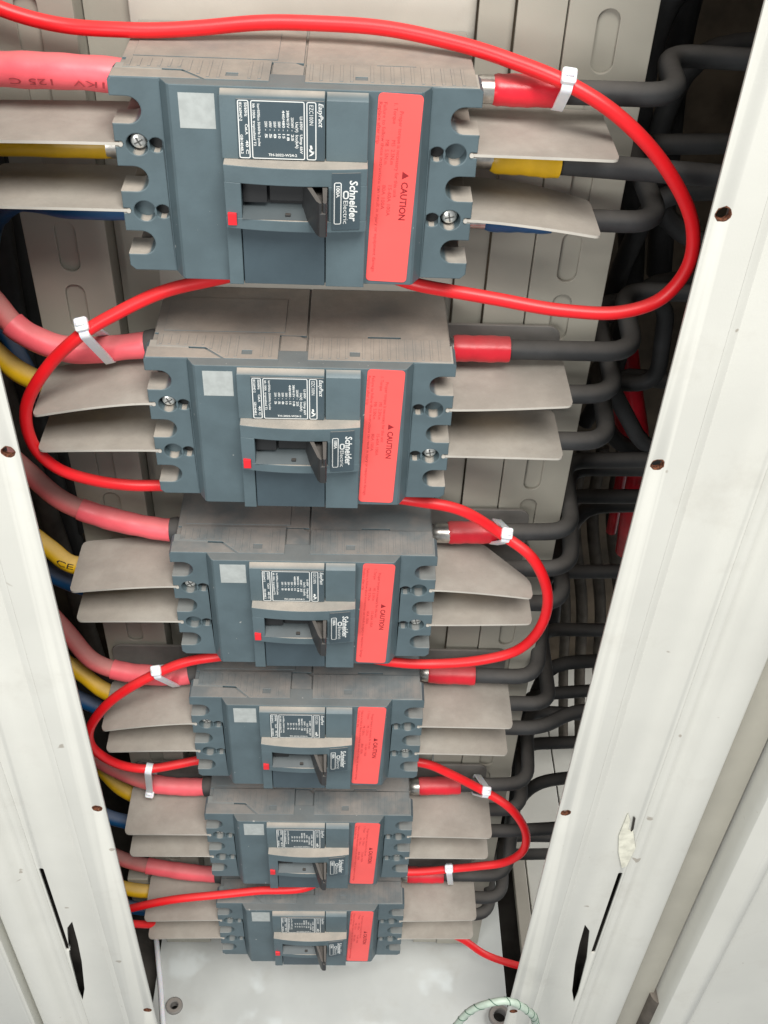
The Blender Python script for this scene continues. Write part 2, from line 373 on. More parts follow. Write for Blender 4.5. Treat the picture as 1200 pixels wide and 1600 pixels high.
# ================================================================== circuit breakers
ZT = [0.0, -115.2, -228.0, -339.8, -455.5, -566.2]
NAMES = ['topmost', 'second', 'third', 'fourth', 'fifth', 'lowest']
BH = 75.0                                                # local z = 0 at the bottom of the breaker
def loc(bm):
    bmesh.ops.translate(bm, verts=bm.verts[:], vec=V(0, 0, BH)); return bm
SV = (-11.8, -37.5, -63.2); HV = (-24.3, -50.1)
def build_breaker():
    t = thing('circuit_breaker', 'x', 'circuit breaker', (0, 0, 0), 'circuit breakers in a column')
    P = {}
    def part(name, bm, m, parent=None, **k):
        o = link(name, loc(bm), m, parent or t, **k); P.setdefault(name, []).append(o); return o
    # --- rear housing with terminal pockets
    bm = NB()
    box(bm, -52, 52, -34, 10, -75, -1.4, 0.5)
    for s in (-1, 1):
        for a, c in ((-1.4, -4.6), (-19.2, -30.0), (-44.8, -55.8), (-70.6, -75)):
            box(bm, *sorted((s*51.5, s*63.2)), -33.5, 10, c, a, 0.4)
        box(bm, *sorted((s*51.5, s*63.0)), -6, 9.6, -74.8, -1.6, 0.3)
    box(bm, -46.8, 46.8, -47.2, -33.5, -75, -1.4, 0.4)
    case = part('case', bm, 'case_plastic')
    # --- top skin in separate mouldings (joints are real gaps)
    bm = NB()
    sheet(bm, [[(-62.6, -28.2), (1.9, -28.2), (1.9, 9.8), (-62.6, 9.8)]], -1.5, -0.45, lambda p, q, a: (p, q, a), 0.2)
    sheet(bm, [[(2.7, -29.4), (62.6, -29.4), (62.6, 9.8), (2.7, 9.8)], rrect(28, 42, -29.2, -27.8, 0.2, 1)], -1.5, -0.45, lambda p, q, a: (p, q, a), 0.2)
    part('rear_top_skin', bm, 'case_plastic')
    bm = NB()
    sq = lambda cx, cy: [(cx-2.1, cy-1.5), (cx+2.1, cy-1.5), (cx+2.1, cy+1.5), (cx-2.1, cy+1.5)]
    sheet(bm, [[(-60.8, -28.6), (-9.4, -28.6), (-9.4, -47.0), (-31.5, -47.0), (-40, -39.2), (-60.8, -38.4)], sq(-22.5, -42.2)], -1.5, 0.18, lambda p, q, a: (p, q, a), 0.22)
    sheet(bm, [[(2.9, -29.9), (62.8, -29.9), (62.8, -45.9), (46.5, -46.9), (2.9, -47.0)], sq(22.5, -42.2)], -1.5, 0.18, lambda p, q, a: (p, q, a), 0.22)
    part('front_top_skin', bm, 'case_plastic')
    bm = NB(); sheet(bm, [[(-8.9, -28.8), (-1, -28.8), (2.2, -31.5), (2.2, -46.8), (-8.9, -46.8)]], -1.5, -0.3, lambda p, q, a: (p, q, a), 0.2)
    part('latch_tab', bm, 'case_plastic')
    bm = NB(); sheet(bm, [[(-64.2, -39.4), (-40.2, -40.2), (-32.6, -46.9), (-64.2, -46.9)]], -1.6, 0.1, lambda p, q, a: (p, q, a), 0.3)
    part('corner_skin', bm, 'case_plastic')
    bm = NB(); box(bm, -59, -7.5, -26.5, 0, -0.5, -0.22, 0.1, 1); part('top_label_plate', bm, 'case_plastic')
    bm = NB()
    for i in range(34):
        x = -59+i*3.55
        if -10.5 < x < 4.0 or abs(abs(x)-22.5) < 2.8: continue
        y0 = -37.6 if x < -41 else (-40.4 if x < -36 else -45.6)
        if x < -33 and y0 == -45.6: y0 = -43
        box(bm, x-0.55, x+0.55, y0, -30.4, 0.05, 0.32, 0.06, 1)
    o = part('grip_ribs', bm, 'case_plastic')
    # --- terminal covers with cable slots, barrier notches and screw wells
    for s in (-1, 1):
        def X(u): return u*s
        out = [(47.0, 0.0), (63.6, 0.0), (65.0, -1.4)]
        for i, v in enumerate(SV):
            out += [(65.0, v+4.8)]
            out += [(59.2+4.8*math.cos(math.radians(a)), v+4.8*math.sin(math.radians(a))) for a in range(90, 271, 15)]
            out += [(65.0, v-4.8)]
            if i < 2:
                h = HV[i]; out += [(65.0, h+0.9), (62.6, h+0.9), (62.0, h), (62.6, h-0.9), (65.0, h-0.9)]
        out += [(65.0, -73.0), (63.0, -75.0), (47.0, -75.0)]
        loops = [[(X(u), v) for u, v in out]]
        for h in HV: loops += [circ(X(57.0), h, 4.0, 22), circ(X(50.3), h, 2.7, 16)]
        bm = NB(); sheet(bm, loops, -47.0, -34.0, fXZ, 0.45)
        cov = part('terminal_cover', bm, 'front_plastic')
        # raised lips along the lower side of the slots
        bm = NB()
        for v in SV: box(bm, *sorted((X(57.5), X(65.2))), -46.4, -36, v-6.9, v-5.2, 0.5)
        part('slot_lip', bm, 'front_plastic', cov)
        bm = NB()
        for h in HV: cyl(bm, (X(50.3), -43.4, h), (0, 1, 0), 2.62, 2.62, 6.5, 16)  # black cylinders fill the small holes in place of the shade inside
        part('well_shade_plug', bm, 'cavity_plastic', cov)
        for j, h in enumerate(HV):
            metal = (s < 0 and j == 0) or (s > 0 and j == 1)
            bm = NB()
            if metal:
                n = 20; prof = [(0.01, -44.7), (1.4, -44.6), (2.5, -44.1), (3.1, -43.2), (3.15, -41.5)]
                t2 = bmesh.new(); rg = [[t2.verts.new(V(X(57)+r_*math.cos(k*2*math.pi/n), y, h+r_*math.sin(k*2*math.pi/n))) for k in range(n)] for r_, y in prof]
                for i in range(len(prof)-1):
                    for k in range(n): t2.faces.new((rg[i][k], rg[i][(k+1) % n], rg[i+1][(k+1) % n], rg[i+1][k]))
                merge(bm, t2)
                sc = part('screw', bm, 'zinc_screw', cov)
                bm = NB(); a0 = 0.5 if s < 0 else 0.2
                for a in (a0, a0+math.pi/2):
                    ca, sa = math.cos(a), math.sin(a)
                    pts = [(-1.7, -0.26), (1.7, -0.26), (1.7, 0.26), (-1.7, 0.26)]
                    prism(bm, [(X(57)+x*ca-y*sa, h+x*sa+y*ca) for x, y in pts], -44.85, -44.2, fXZ)
                bm2 = loc(bm); link('cross_slot', bm2, 'zinc_dark', cov)
                bm = NB(); cyl(bm, (X(57), -38.6, h), (0, 1, 0), 3.95, 3.95, 1.5, 20); part('well_shade_plug', bm, 'cavity_plastic', cov)
            else:
                cyl(bm, (X(57), -42.6 if s < 0 else -41.5, h), (0, 1, 0), 3.95, 3.95, 3, 22)
                part('screw_plug', bm, 'front_plastic', cov)
    # --- raised front cover
    bm = NB()
    prism(bm, [(-47.1, -46.6), (-44.2, -51.4), (-43.2, -52), (43.2, -52), (44.2, -51.4), (47.1, -46.6), (46, -40), (-46, -40)], -75.4, -0.12, fXY, 0.35, 50)
    cover = part('front_cover', bm, 'cover_plastic')
    bm = NB(); prism(bm, [(-51.5, -0.8), (-52.4, -0.9), (-55.3, -2.1), (-55.3, -24.6), (-51.5, -24.6)], -26, 10.2, fYZ, 0.25); part('name_panel', bm, 'front_plastic')
    bm = NB(); prism(bm, [(-51.5, -0.8), (-52.4, -1.1), (-55.1, -2.9), (-55.1, -24.6), (-51.5, -24.6)], 10.6, 25.2, fYZ, 0.25); part('name_panel', bm, 'front_plastic')
    bm = NB(); box(bm, -26, -20.6, -55.2, -51.5, -75.2, -48.6, 0.3); part('lower_panel', bm, 'front_plastic'); bm = NB(); box(bm, 10.6, 25.2, -55.0, -51.5, -75.2, -48.6, 0.3); part('lower_panel', bm, 'front_plastic')
    bm = NB(); box(bm, -20.3, 10.2, -54.6, -51.5, -75.1, -48.6, 0.3); part('lower_plate', bm, 'plate_plastic')
    # --- arched handle housing with its window
    def arc(u): return -(59.8+2.2*(1-((u-0.0)/25.8)**2))
    def arch(bm, u0, u1, v0, v1, back=-52.5, bev=0.3):
        n = max(2, int((u1-u0)/2.5)); us = [u0+(u1-u0)*i/n for i in range(n+1)]
        prism(bm, [(u, arc(u)) for u in us]+[(u1, back), (u0, back)], v0, v1, fXY, bev, 40)
    bm = NB()
    arch(bm, -25.4, 25.4, -31.2, -24.6); arch(bm, -25.4, 25.4, -49.0, -44.6)
    arch(bm, -25.4, -19.4, -44.8, -31.0); arch(bm, 11.6, 25.4, -44.8, -31.0)
    house = part('handle_housing', bm, 'front_plastic')
    bm = NB(); prism(bm, [(-54, -41.4), (-57.5, -42.4), (-61.4, -44.5), (-54, -44.5)], -19.3, 11.5, fYZ); part('window_sill', bm, 'sill_plastic')
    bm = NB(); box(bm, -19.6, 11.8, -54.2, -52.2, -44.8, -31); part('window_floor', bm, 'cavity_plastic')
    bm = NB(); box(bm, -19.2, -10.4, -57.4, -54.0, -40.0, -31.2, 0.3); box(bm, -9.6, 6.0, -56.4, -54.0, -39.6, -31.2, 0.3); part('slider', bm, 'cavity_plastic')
    bm = NB(); box(bm, -4.0, -2.0, -60.2, -58.6, -44.2, -43.0, 0.2); part('sill_notch', bm, 'cavity_plastic', P['window_sill'][0])
    # --- toggle handle: a hollow wedge leaning towards the ON end
    bm = NB()
    prism(bm, [(1.8, -55), (7.6, -71.6), (8.8, -73.2), (11.0, -73.4), (11.4, -72.6), (11.4, -55)], -44.6, -35.4, fXY, 0.35)
    prism(bm, [(1.8, -55), (7.6, -71.6), (8.8, -73.2), (9.6, -73.0), (8.8, -70), (3.8, -55)], -36.0, -31.5, fXY, 0.2)
    prism(bm, [(9.2, -55), (10.0, -72.8), (11.0, -73.2), (11.3, -72.4), (11.3, -55)], -36.0, -31.5, fXY, 0.2)
    part('handle', bm, 'handle_plastic')
    # --- red trip flag
    bm = NB(); box(bm, -24.6, -21.4, -61.2, -59.2, -47.3, -42.6, 0.2); part('trip_flag', bm, 'flag_red')
    # --- rating plate with its printing
    bm = NB(); box(bm, -20.2, 9.9, -55.75, -55.1, -24.2, -2.9, 0.1, 1); plate = part('rating_plate', bm, 'plate_plastic')
    bm = NB(); y = -55.80
    fr = lambda p, q: (p, y, q)
    down = lambda a, b: (b, y, -a)                       # reads downward, letters' heads to the right
    frame_rect(bm, -19.8, -15.9, -24.0, -3.2, 0.34, fr); frame_rect(bm, -15.3, 3.2, -24.0, -3.2, 0.34, fr); frame_rect(bm, 3.8, 7.2, -24.0, -3.2, 0.34, fr)
    text(bm, 'EasyPact', down, 2.3, 8.4, 3.6, 8.0, 0.012, 0.25)
    text(bm, 'EZC100N', down, 2.0, 7.0, 4.3, 4.8)
    flat(bm, [[(4.6, -19.8), (6.6, -21.4), (5.4, -21.2), (4.8, -20.9)], [(6.4, -20.6), (4.4, -22.6), (5.5, -22.3), (6.3, -21.6)], [(4.9, -18.6), (5.6, -18.6), (5.9, -19.9), (5.1, -20.2)]], fr)
    def ln(s, u, a0, a1, h=1.35, bd=0.02): text(bm, s, down, h, a1-a0, a0, u, bd)
    ln('Ui 690V', 1.5, 8.4, 13.2); ln('Uimp 6kV', 1.5, 14.8, 21.8)
    ln('Ue(V)', 0.0, 10.4, 14.0); ln('Icu(kA)', 0.0, 15.0, 19.8)
    for i, (s, a0, k, a1) in enumerate((('220/240V', 8.8, '25', 17.2), ('380/415V', 6.4, '18', 17.2), ('440/480', 6.4, '15', 16.4), ('500V', 10.4, '10', 16.4), ('550V', 10.4, '8', 16.4), ('690V', 10.4, '5', 16.4), ('250V', 10.4, '5', 16.4))):
        u = -1.5-i*1.52; ln(s, u, a0, 12.6, 1.25); ln('-', u, 13.2, 13.7, 1.2); ln(k, u, 14.8, a1, 1.25)
    ln('Ics=50%Icu 50/60Hz 3 poles', -13.0, 4.4, 19.4, 1.2); ln('Ith 100A  tropicalised T2', -14.6, 4.4, 19.4, 1.2)
    text(bm, 'TH-2022-W24-2', fr, 1.3, 10.0, -9.6, -22.9, 0.02)
    ln('50/60Hz', -17.4, 4.0, 9.0, 1.35); ln('Cat.A', -17.4, 11.6, 15.4, 1.35); ln('40 C', -17.4, 17.4, 22.4, 1.35)
    ln('IEC60947-2', -19.2, 4.0, 10.6, 1.3); ln('GB14048.2', -19.2, 15.4, 22.4, 1.3)
    part('lettering', bm, 'print_white', plate, smooth=0)
    # --- brand plate on the housing
    bm = NB()
    def bp_(u): return arc(u)-0.35
    n = 6; us = [12.9+i*(22.9-12.9)/n for i in range(n+1)]
    prism(bm, [(u, bp_(u)) for u in us]+[(22.9, arc(22.9)+0.3), (12.9, arc(12.9)+0.3)], -47.6, -25.9, fXY)
    br = part('brand_plate', bm, 'plate_plastic')
    bm = NB(); fr2 = lambda p, q: (p, bp_(p)-0.06, q); down2 = lambda a, b: (b, bp_(b)-0.06, -a)
    text(bm, 'Schneider', down2, 4.0, 15.8, 28.6, 19.2, 0.02, 0.15)
    text(bm, 'Electric', down2, 2.4, 9.0, 36.2, 17.0, 0.0)
    frame_rect(bm, 16.8, 18.9, -35.6, -32.4, 0.5, fr2, 0.9)
    frame_rect(bm, 13.6, 16.3, -45.4, -29.2, 0.34, fr2)
    text(bm, '100A', down2, 1.8, 4.4, 30.6, 14.4, 0.03)
    part('lettering', bm, 'print_white', br, smooth=0)
    # --- plain printed patch where a code square stands
    bm = NB(); box(bm, -40.3, -27.9, -52.08, -51.9, -15.4, -2.9); part('printed_patch', bm, 'patch_print')
    # --- coral caution sticker
    ca = math.radians(1.9)
    def sk(p, q, a): return (35.0+p*math.cos(ca)+q*math.sin(ca), a, -37.3-p*math.sin(ca)+q*math.cos(ca))
    bm = NB(); sheet(bm, [rrect(-7.8, 7.8, -36.6, 36.6, 1.6, 4)], -52.25, -51.98, sk, 0.04); st = part('caution_sticker', bm, 'sticker_coral')
    dn = lambda a, b: sk(b, -a, -52.30)
    bm = NB(); text(bm, 'CAUTION', dn, 3.4, 15.0, -4.6, 2.7, 0.02)
    for tri in ([(-8.6, 2.7), (-5.6, 2.7), (-7.1, 5.2)],): bm.faces.new([bm.verts.new(V(*dn(*p))) for p in tri])
    part('lettering', bm, 'print_dark', st, smooth=0)
    bm = NB()
    text(bm, 'Proper torque is necessary for this unit', dn, 1.9, 32, -30.5, 0.0)
    text(bm, '1. Torque', dn, 1.9, 7.2, -33.2, -2.2); text(bm, 'M5  2.5N.m', dn, 1.9, 9, -20, -2.0); text(bm, '15-60A 100A', dn, 1.9, 12, -3, -2.0)
    text(bm, 'M8  5.5N.m', dn, 1.9, 9, -20, -4.2); text(bm, '80A 100A', dn, 1.9, 9.5, -3, -4.2)
    text(bm, 'Failure to follow these instructions can result in injury or equipment damage', dn, 1.8, 66, -33.4, -5.8)
    text(bm, 'Replace after trip', dn, 1.8, 15, -33.4, -7.5)
    part('lettering', bm, 'print_faint', st, smooth=0)
    return t
def barrier(bm, s, h, bend, out=117.0, cut=0.0, yin=-10.5):
    """one flexible phase barrier sheet, slightly sagging, rounded front corner and a bulb in the notch"""
    n = 12; t = 0.55
    def zc(x, y): f = max(0, (x-66)/52); return h-bend*f**1.4+0.25*math.sin(y*0.12)*f
    def corner(f):                                       # front and back edges at fraction f of the length
        x = 63+(out-63)*f
        yf = -47.0; r = 3.0; d = out-x
        if d < r: yf = -47.0+r-math.sqrt(max(0, r*r-(r-d)**2))
        yb = yin-cut*max(0, (f-0.55)/0.45)
        if d < r: yb -= r-math.sqrt(max(0, r*r-(r-d)**2))
        return x, yf, yb
    fs = [i/n for i in range(n)]+[0.955, 0.975, 0.99, 1.0]
    T = []; B = []; m = 5
    tb = bmesh.new()
    for f in fs:
        x, yf, yb = corner(f)
        rt = []; rb = []
        for j in range(m+1):
            y = yf+(yb-yf)*j/m; z = zc(x, y)
            rt.append(tb.verts.new(V(x*s, y, z+t))); rb.append(tb.verts.new(V(x*s, y, z-t)))
        T.append(rt); B.append(rb)
    for i in range(len(fs)-1):
        for j in range(m):
            tb.faces.new((T[i][j], T[i+1][j], T[i+1][j+1], T[i][j+1])); tb.faces.new((B[i][j], B[i][j+1], B[i+1][j+1], B[i+1][j]))
        tb.faces.new((T[i][0], B[i][0], B[i+1][0], T[i+1][0])); tb.faces.new((T[i][m], T[i+1][m], B[i+1][m], B[i][m]))
    for j in range(m):
        tb.faces.new((T[0][j], T[0][j+1], B[0][j+1], B[0][j])); tb.faces.new((T[-1][j], B[-1][j], B[-1][j+1], T[-1][j+1]))
    merge(bm, tb)
    tube(bm, [(62.9*s, -47.4, h), (62.9*s, -12, h)], 0.85, 10)
BEND = {  # breaker: (left upper, left lower, right upper, right lower)
 0: (1.0, 0.5, 0.6, 6.0), 1: (9.0, 2.0, -3.2, 0.6), 2: (5.5, 1.2, 5.8, -1.6), 3: (8.6, 2.4, 0.8, 1.2), 4: (0.4, 0.8, 1.6, 0.4), 5: (2.4, 2.6, -2.2, -0.6)}
RING = [None]*6
b0 = build_breaker()
def copy_tree(o, parent=None):
    c = o.copy(); C.objects.link(c)
    if parent: c.parent = parent
    for ch in list(o.children): copy_tree(ch, c)
    return c
BR = [b0]+[copy_tree(b0) for _ in range(5)]
LB = ['grey circuit breaker at the top of the column, nearest and largest, with caution sticker',
      'grey circuit breaker second from the top, with red wire looping round its left barriers',
      'grey circuit breaker third from the top, with wiped ribs showing on its top face',
      'grey circuit breaker fourth from the top, third from the bottom of the column',
      'grey circuit breaker fifth from the top, just above the lowest one',
      'grey circuit breaker at the bottom of the column, smallest, above the grey bottom plate']
for k, o in enumerate(BR):
    o.location = V(0, 0, ZT[k]-BH); o['label'] = LB[k]
    o.rotation_euler = (0, math.radians((0.25, 0.0, -0.1, 0.1, 0.0, -0.1)[k]), 0)
    if k >= 2:
        for ch in o.children:
            if ch.name.split('.')[0] == 'terminal_cover':
                for c2 in [ch]+[g_ for g_ in ch.children if g_.name.startswith('slot_lip')]:
                    c2.material_slots[0].link = 'OBJECT'; c2.material_slots[0].material = MATS['front_plastic_wiped']
            if ch.name.split('.')[0] in ('case', 'rear_top_skin', 'front_top_skin', 'latch_tab', 'corner_skin', 'grip_ribs', 'top_label_plate'):
                ch.material_slots[0].link = 'OBJECT'; ch.material_slots[0].material = MATS['case_plastic_wiped']
    for ch in o.children:
        if ch.name.startswith('caution_sticker'): ch.location = V((0, -0.5, 0.3, -0.2, 0.4, -0.4)[k], 0, (0, 0.3, -0.2, 0.4, 0.0, 0.2)[k])
    bl = BEND[k]
    for i, (s, h) in enumerate(((-1, HV[0]), (-1, HV[1]), (1, HV[0]), (1, HV[1]))):
        bm = NB()
        outx = 117.0; cut = 0; yin = -10.5
        if k == 0 and s < 0: outx = 119
        if k == 0 and i == 2: yin = -2.5
        if k == 0 and i == 3: cut = 6.0; outx = 115.5
        if k == 2 and i == 2: cut = 24.0; outx = 115
        if k == 1 and i == 0: outx = 116
        barrier(bm, s, h, bl[i], outx, cut, yin); link('phase_barrier', loc(bm), 'barrier_plastic', o, smooth=40)
    for s in (-1, 1):
        if (k == 0): continue
        if s < 0 and k in (1, 2, 5): continue
        bm = NB(); sheet(bm, [[(s*52, -66), (s*116, -66)]+[(s*(116-6+6*math.cos(math.radians(a))), -9-6+6*math.sin(math.radians(a))) for a in range(0, 91, 18)]+[(s*52, -9)]], -3.2, -1.6, fXZ, 0.3)
        link('rear_insulation_plate', loc(bm), 'insulation_plate', o)
bm = NB(); box(bm, -33, 10, -46, -34, -78.6, -75.6, 0.4); link('base_strip', loc(bm), 'cream_paint', BR[0])

# ================================================================== power cables
ORD = ['topmost', 'second', 'third', 'fourth', 'fifth', 'lowest']
ROW = ['top breaker', 'second breaker', 'third breaker', 'fourth breaker', 'fifth breaker', 'lowest breaker']
CAB = {}
def cable(name, label, path, rad, m, sleeve=None, srange=None, srad=None, lug=None, boot=None, group=None, ink=None):
    """path from the terminal outward; srange: mm along the path that the heat-shrink covers"""
    root = thing(name, label, 'cable', path[0], group); o0 = Vector(path[0])
    P = [Vector(p)-o0 for p in path]
    bm = NB(); tube(bm, P, rad, 16); link('insulation', bm, m, root, smooth=60)
    D = [0]
    for i in range(1, len(P)): D.append(D[-1]+(P[i]-P[i-1]).length)
    def at(d):
        for i in range(1, len(P)):
            if D[i] >= d: f = (d-D[i-1])/max(D[i]-D[i-1], 1e-6); return P[i-1].lerp(P[i], f)
        return P[-1]
    if sleeve:
        a, c = srange; n = max(6, int((c-a)/1.6)); sp = [at(a+(c-a)*i/n) for i in range(n+1)]
        ph = random.uniform(0, 6)
        rr = lambda f: srad*(1+0.022*math.sin(ph+f*11)+0.018*math.sin(ph*2+f*27))*(0.90 if f < 0.02 else 1.0)*(0.985 if f > 0.97 else 1.0)
        bm = NB(); tube(bm, sp, rr, 18); sl = link('heat_shrink_sleeve', bm, sleeve, root, smooth=60)
        if ink:
            s, d0, d1, ht, ang, colr, flip = ink
            bm = NB()
            def f(aa, bb):
                t_ = (aa/10.0); d = d0+(d1-d0)*t_ if flip else d1-(d1-d0)*t_
                p = at(d); q = at(d+1.0); tn = (q-p).normalized() if (q-p).length > 0 else Vector((1, 0, 0))
                side = Vector((0, 0, 1)); side = (side-tn*side.dot(tn)).normalized(); fwd = Vector((0, -1, 0)); fwd = (fwd-tn*fwd.dot(tn)-side*fwd.dot(side)).normalized()
                th = math.radians(ang)+((bb-ht/2)/srad)*(-1 if flip else 1)
                pt = p+(side*math.sin(th)+fwd*math.cos(th))*(srad*1.045)
                return tuple(pt)
            text(bm, s, f, ht, 10.0, 0.0, 0.0, 0.0); link('lettering', bm, colr, sl, smooth=0)
    if boot:
        a, c, r_ = boot; bm = NB(); tube(bm, [at(a), at((a+c)/2), at(c)], lambda f: r_*(0.86+0.28*math.sin(f*2.4)), 16); link('terminal_boot', bm, 'black_rubber', root, smooth=60)
    if lug:
        s = lug
        bm = NB(); box(bm, *sorted((-s*12, s*4)), -6, 6, -1.2, 1.2, 0.4)
        tube(bm, [(s*1, 0, 0), (s*4, 0, 0), (s*7, 0, 0), (s*16, 0, 0)], lambda f: 2.2+3.0*min(1, f*2.2), 14); link('cable_lug', bm, 'tinned_metal', root, smooth=40)
    CAB[label] = [p+o0 for p in P]
    return root
def nat(path, r): return fillet(path, r)
RIGHT = [(0, 0, [(142, -18, -12), (145, 24, -12), (260, 22, -14)], 1), (0, 1, [(160, -18, -43), (300, -10, -52)], 1), (0, 2, [(145, -20, -63), (142, 40, -57), (260, 40, -52)], 1), (1, 0, [(147, -18, -127), (150, 34, -127), (260, 30, -125)], 1), (1, 1, [(144, -14, -153), (145, 60, -150), (182, 60, -146), (187, 60, -200), (150, 66, -203)], 1), (1, 2, [(144, -18, -178), (149, 50, -178), (185, 50, -236), (260, 50, -262)], 1), (2, 0, [(137, -15, -240), (139, 42, -240), (260, 46, -238)], 1), (2, 1, [(140, -16, -266), (148, 62, -262), (260, 64, -262)], 1), (2, 2, [(139, -18, -291), (146, 70, -291), (260, 72, -290)], 1), (3, 0, [(132, -20, -352), (147, 66, -352), (260, 68, -350)], 1), (3, 1, [(143, -20, -377), (150, 60, -400), (260, 62, -402)], 1), (3, 2, [(142, -18, -403), (162, -5, -403), (260, 0, -400)], 1), (4, 0, [(142, -15, -467), (147, 44, -467), (260, 46, -478)], 1), (4, 1, [(140, -18, -493), (147, 40, -500), (260, 50, -505)], 1), (4, 2, [(136, -18, -519), (260, -5, -525)], 1), (5, 0, [(140, -18, -578), (146, 18, -560), (148, 60, -470), (260, 64, -460)], 1), (5, 1, [(139, -22, -604), (144, 30, -604), (260, 34, -612)], 1), (5, 2, [(132, -22, -629), (137, 30, -632), (260, 44, -650)], 1)]
for k, i, pts, vis in RIGHT:
    colr = ('red', 'yellow', 'blue')[i]
    z = ZT[k]+SV[i]
    path = dense(fillet([(60, -18, z)]+[tuple(p) for p in pts], 14))
    label = 'black cable with %s sleeve, right side of the %s' % (colr, ROW[k])
    if k and i: label = '%s of the three black cables leaving the right side of the %s' % (('', 'middle', 'lower')[i], ROW[k])
    cable('power_cable', label, path, 4.5, 'black_rubber', colr+'_sleeve', (((12, 38), (6, 31), (12, 37), (9, 36), (10, 37), (8, 34))[k]) if i == 0 else (14, 41), 5.9, lug=1, group='black cables on the right of the breakers')
LEFT = [(0, 0, [(-58, -18, -11.8), (-75, -20, -9.5), (-110, -20, -9), (-160, -20, -8.5)]), (0, 1, [(-58, -18, -37.5), (-90, -18, -38), (-120, -18, -38), (-165, -16, -37)]), (0, 2, [(-58, -18, -63.2), (-90, -18, -64), (-118, -2, -70), (-150, 40, -120), (-160, 60, -200)]), (1, 0, [(-58, -18, -127.0), (-76, -18, -130), (-103, -20, -131), (-124, -16, -124), (-137, -8, -112), (-170, 10, -92)]), (1, 1, [(-58, -18, -152.7), (-90, -18, -153), (-115, -16, -153), (-130, -10, -151), (-140, -4, -146), (-168, 15, -128)]), (1, 2, [(-58, -18, -178.4), (-95, -15, -180), (-122, 0, -178), (-150, 40, -165), (-170, 60, -150)]), (2, 0, [(-58, -18, -239.8), (-70, -18, -241), (-104, -14, -236), (-124, -10, -229), (-142, 0, -218), (-172, 15, -195)]), (2, 1, [(-58, -18, -265.5), (-95, -18, -266), (-122, -20, -265), (-135, -12, -261), (-168, 5, -245)]), (2, 2, [(-58, -18, -291.2), (-100, -16, -292), (-135, -6, -290), (-165, 10, -280)]), (3, 0, [(-58, -18, -351.6), (-72, -20, -354), (-104, -18, -355), (-124, -14, -350), (-140, -2, -338), (-168, 15, -310)]), (3, 1, [(-58, -18, -377.3), (-100, -17, -380), (-120, -14, -378), (-136, -6, -370), (-168, 10, -350)]), (3, 2, [(-58, -18, -403.0), (-110, -12, -405), (-136, -4, -402), (-168, 10, -395)]), (4, 0, [(-58, -18, -467.3), (-72, -18, -470), (-102, -17, -468), (-132, -8, -461), (-168, 10, -445)]), (4, 1, [(-58, -18, -493.0), (-100, -16, -494), (-127, -6, -490), (-145, 8, -482), (-168, 20, -470)]), (4, 2, [(-58, -18, -518.7), (-110, -15, -520), (-134, -12, -518), (-165, 0, -515)]), (5, 0, [(-58, -18, -578.0), (-74, -18, -579), (-104, -16, -576), (-132, -12, -572), (-165, 0, -565)]), (5, 1, [(-58, -18, -603.7), (-105, -18, -604), (-130, -18, -602), (-165, -10, -596)]), (5, 2, [(-58, -18, -629.4), (-105, -18, -630), (-130, -18, -629), (-165, -10, -625)])]
for k, i, pts in LEFT:
    colr = ('pink red', 'yellow', 'blue')[i]
    path = spline([tuple(p) for p in pts], 3.0)
    label = '%s cable entering the left side of the %s' % (colr, ROW[k])
    ink = None
    if k == 0 and i == 0: ink = ('1KV   125 C   P', 13, 56, 3.6, -20, 'ink', True)
    if k == 2 and i == 1: ink = ('CE', 62, 70, 4.0, 40, 'ink_black', False)
    cable('power_cable', label, path, (5.1, 4.2, 4.2)[i], ('pink_cable', 'yellow_sleeve', 'blue_sleeve')[i],
          ('pink_sleeve', 'yellow_sleeve', 'blue_sleeve')[i], ((10.0 if k != 0 else 3.0), (62, 72, 58, 56, 44, 60)[k]) if i == 0 else (10, 90), (6.4 if k == 0 else 5.8) if i == 0 else 4.9,
          lug=None if i == 0 else -1, boot=(3.5, 11.0, 6.0) if (i == 0 and k in (1, 2, 3, 4, 5)) else None, group='coloured cables on the left of the breakers', ink=ink)

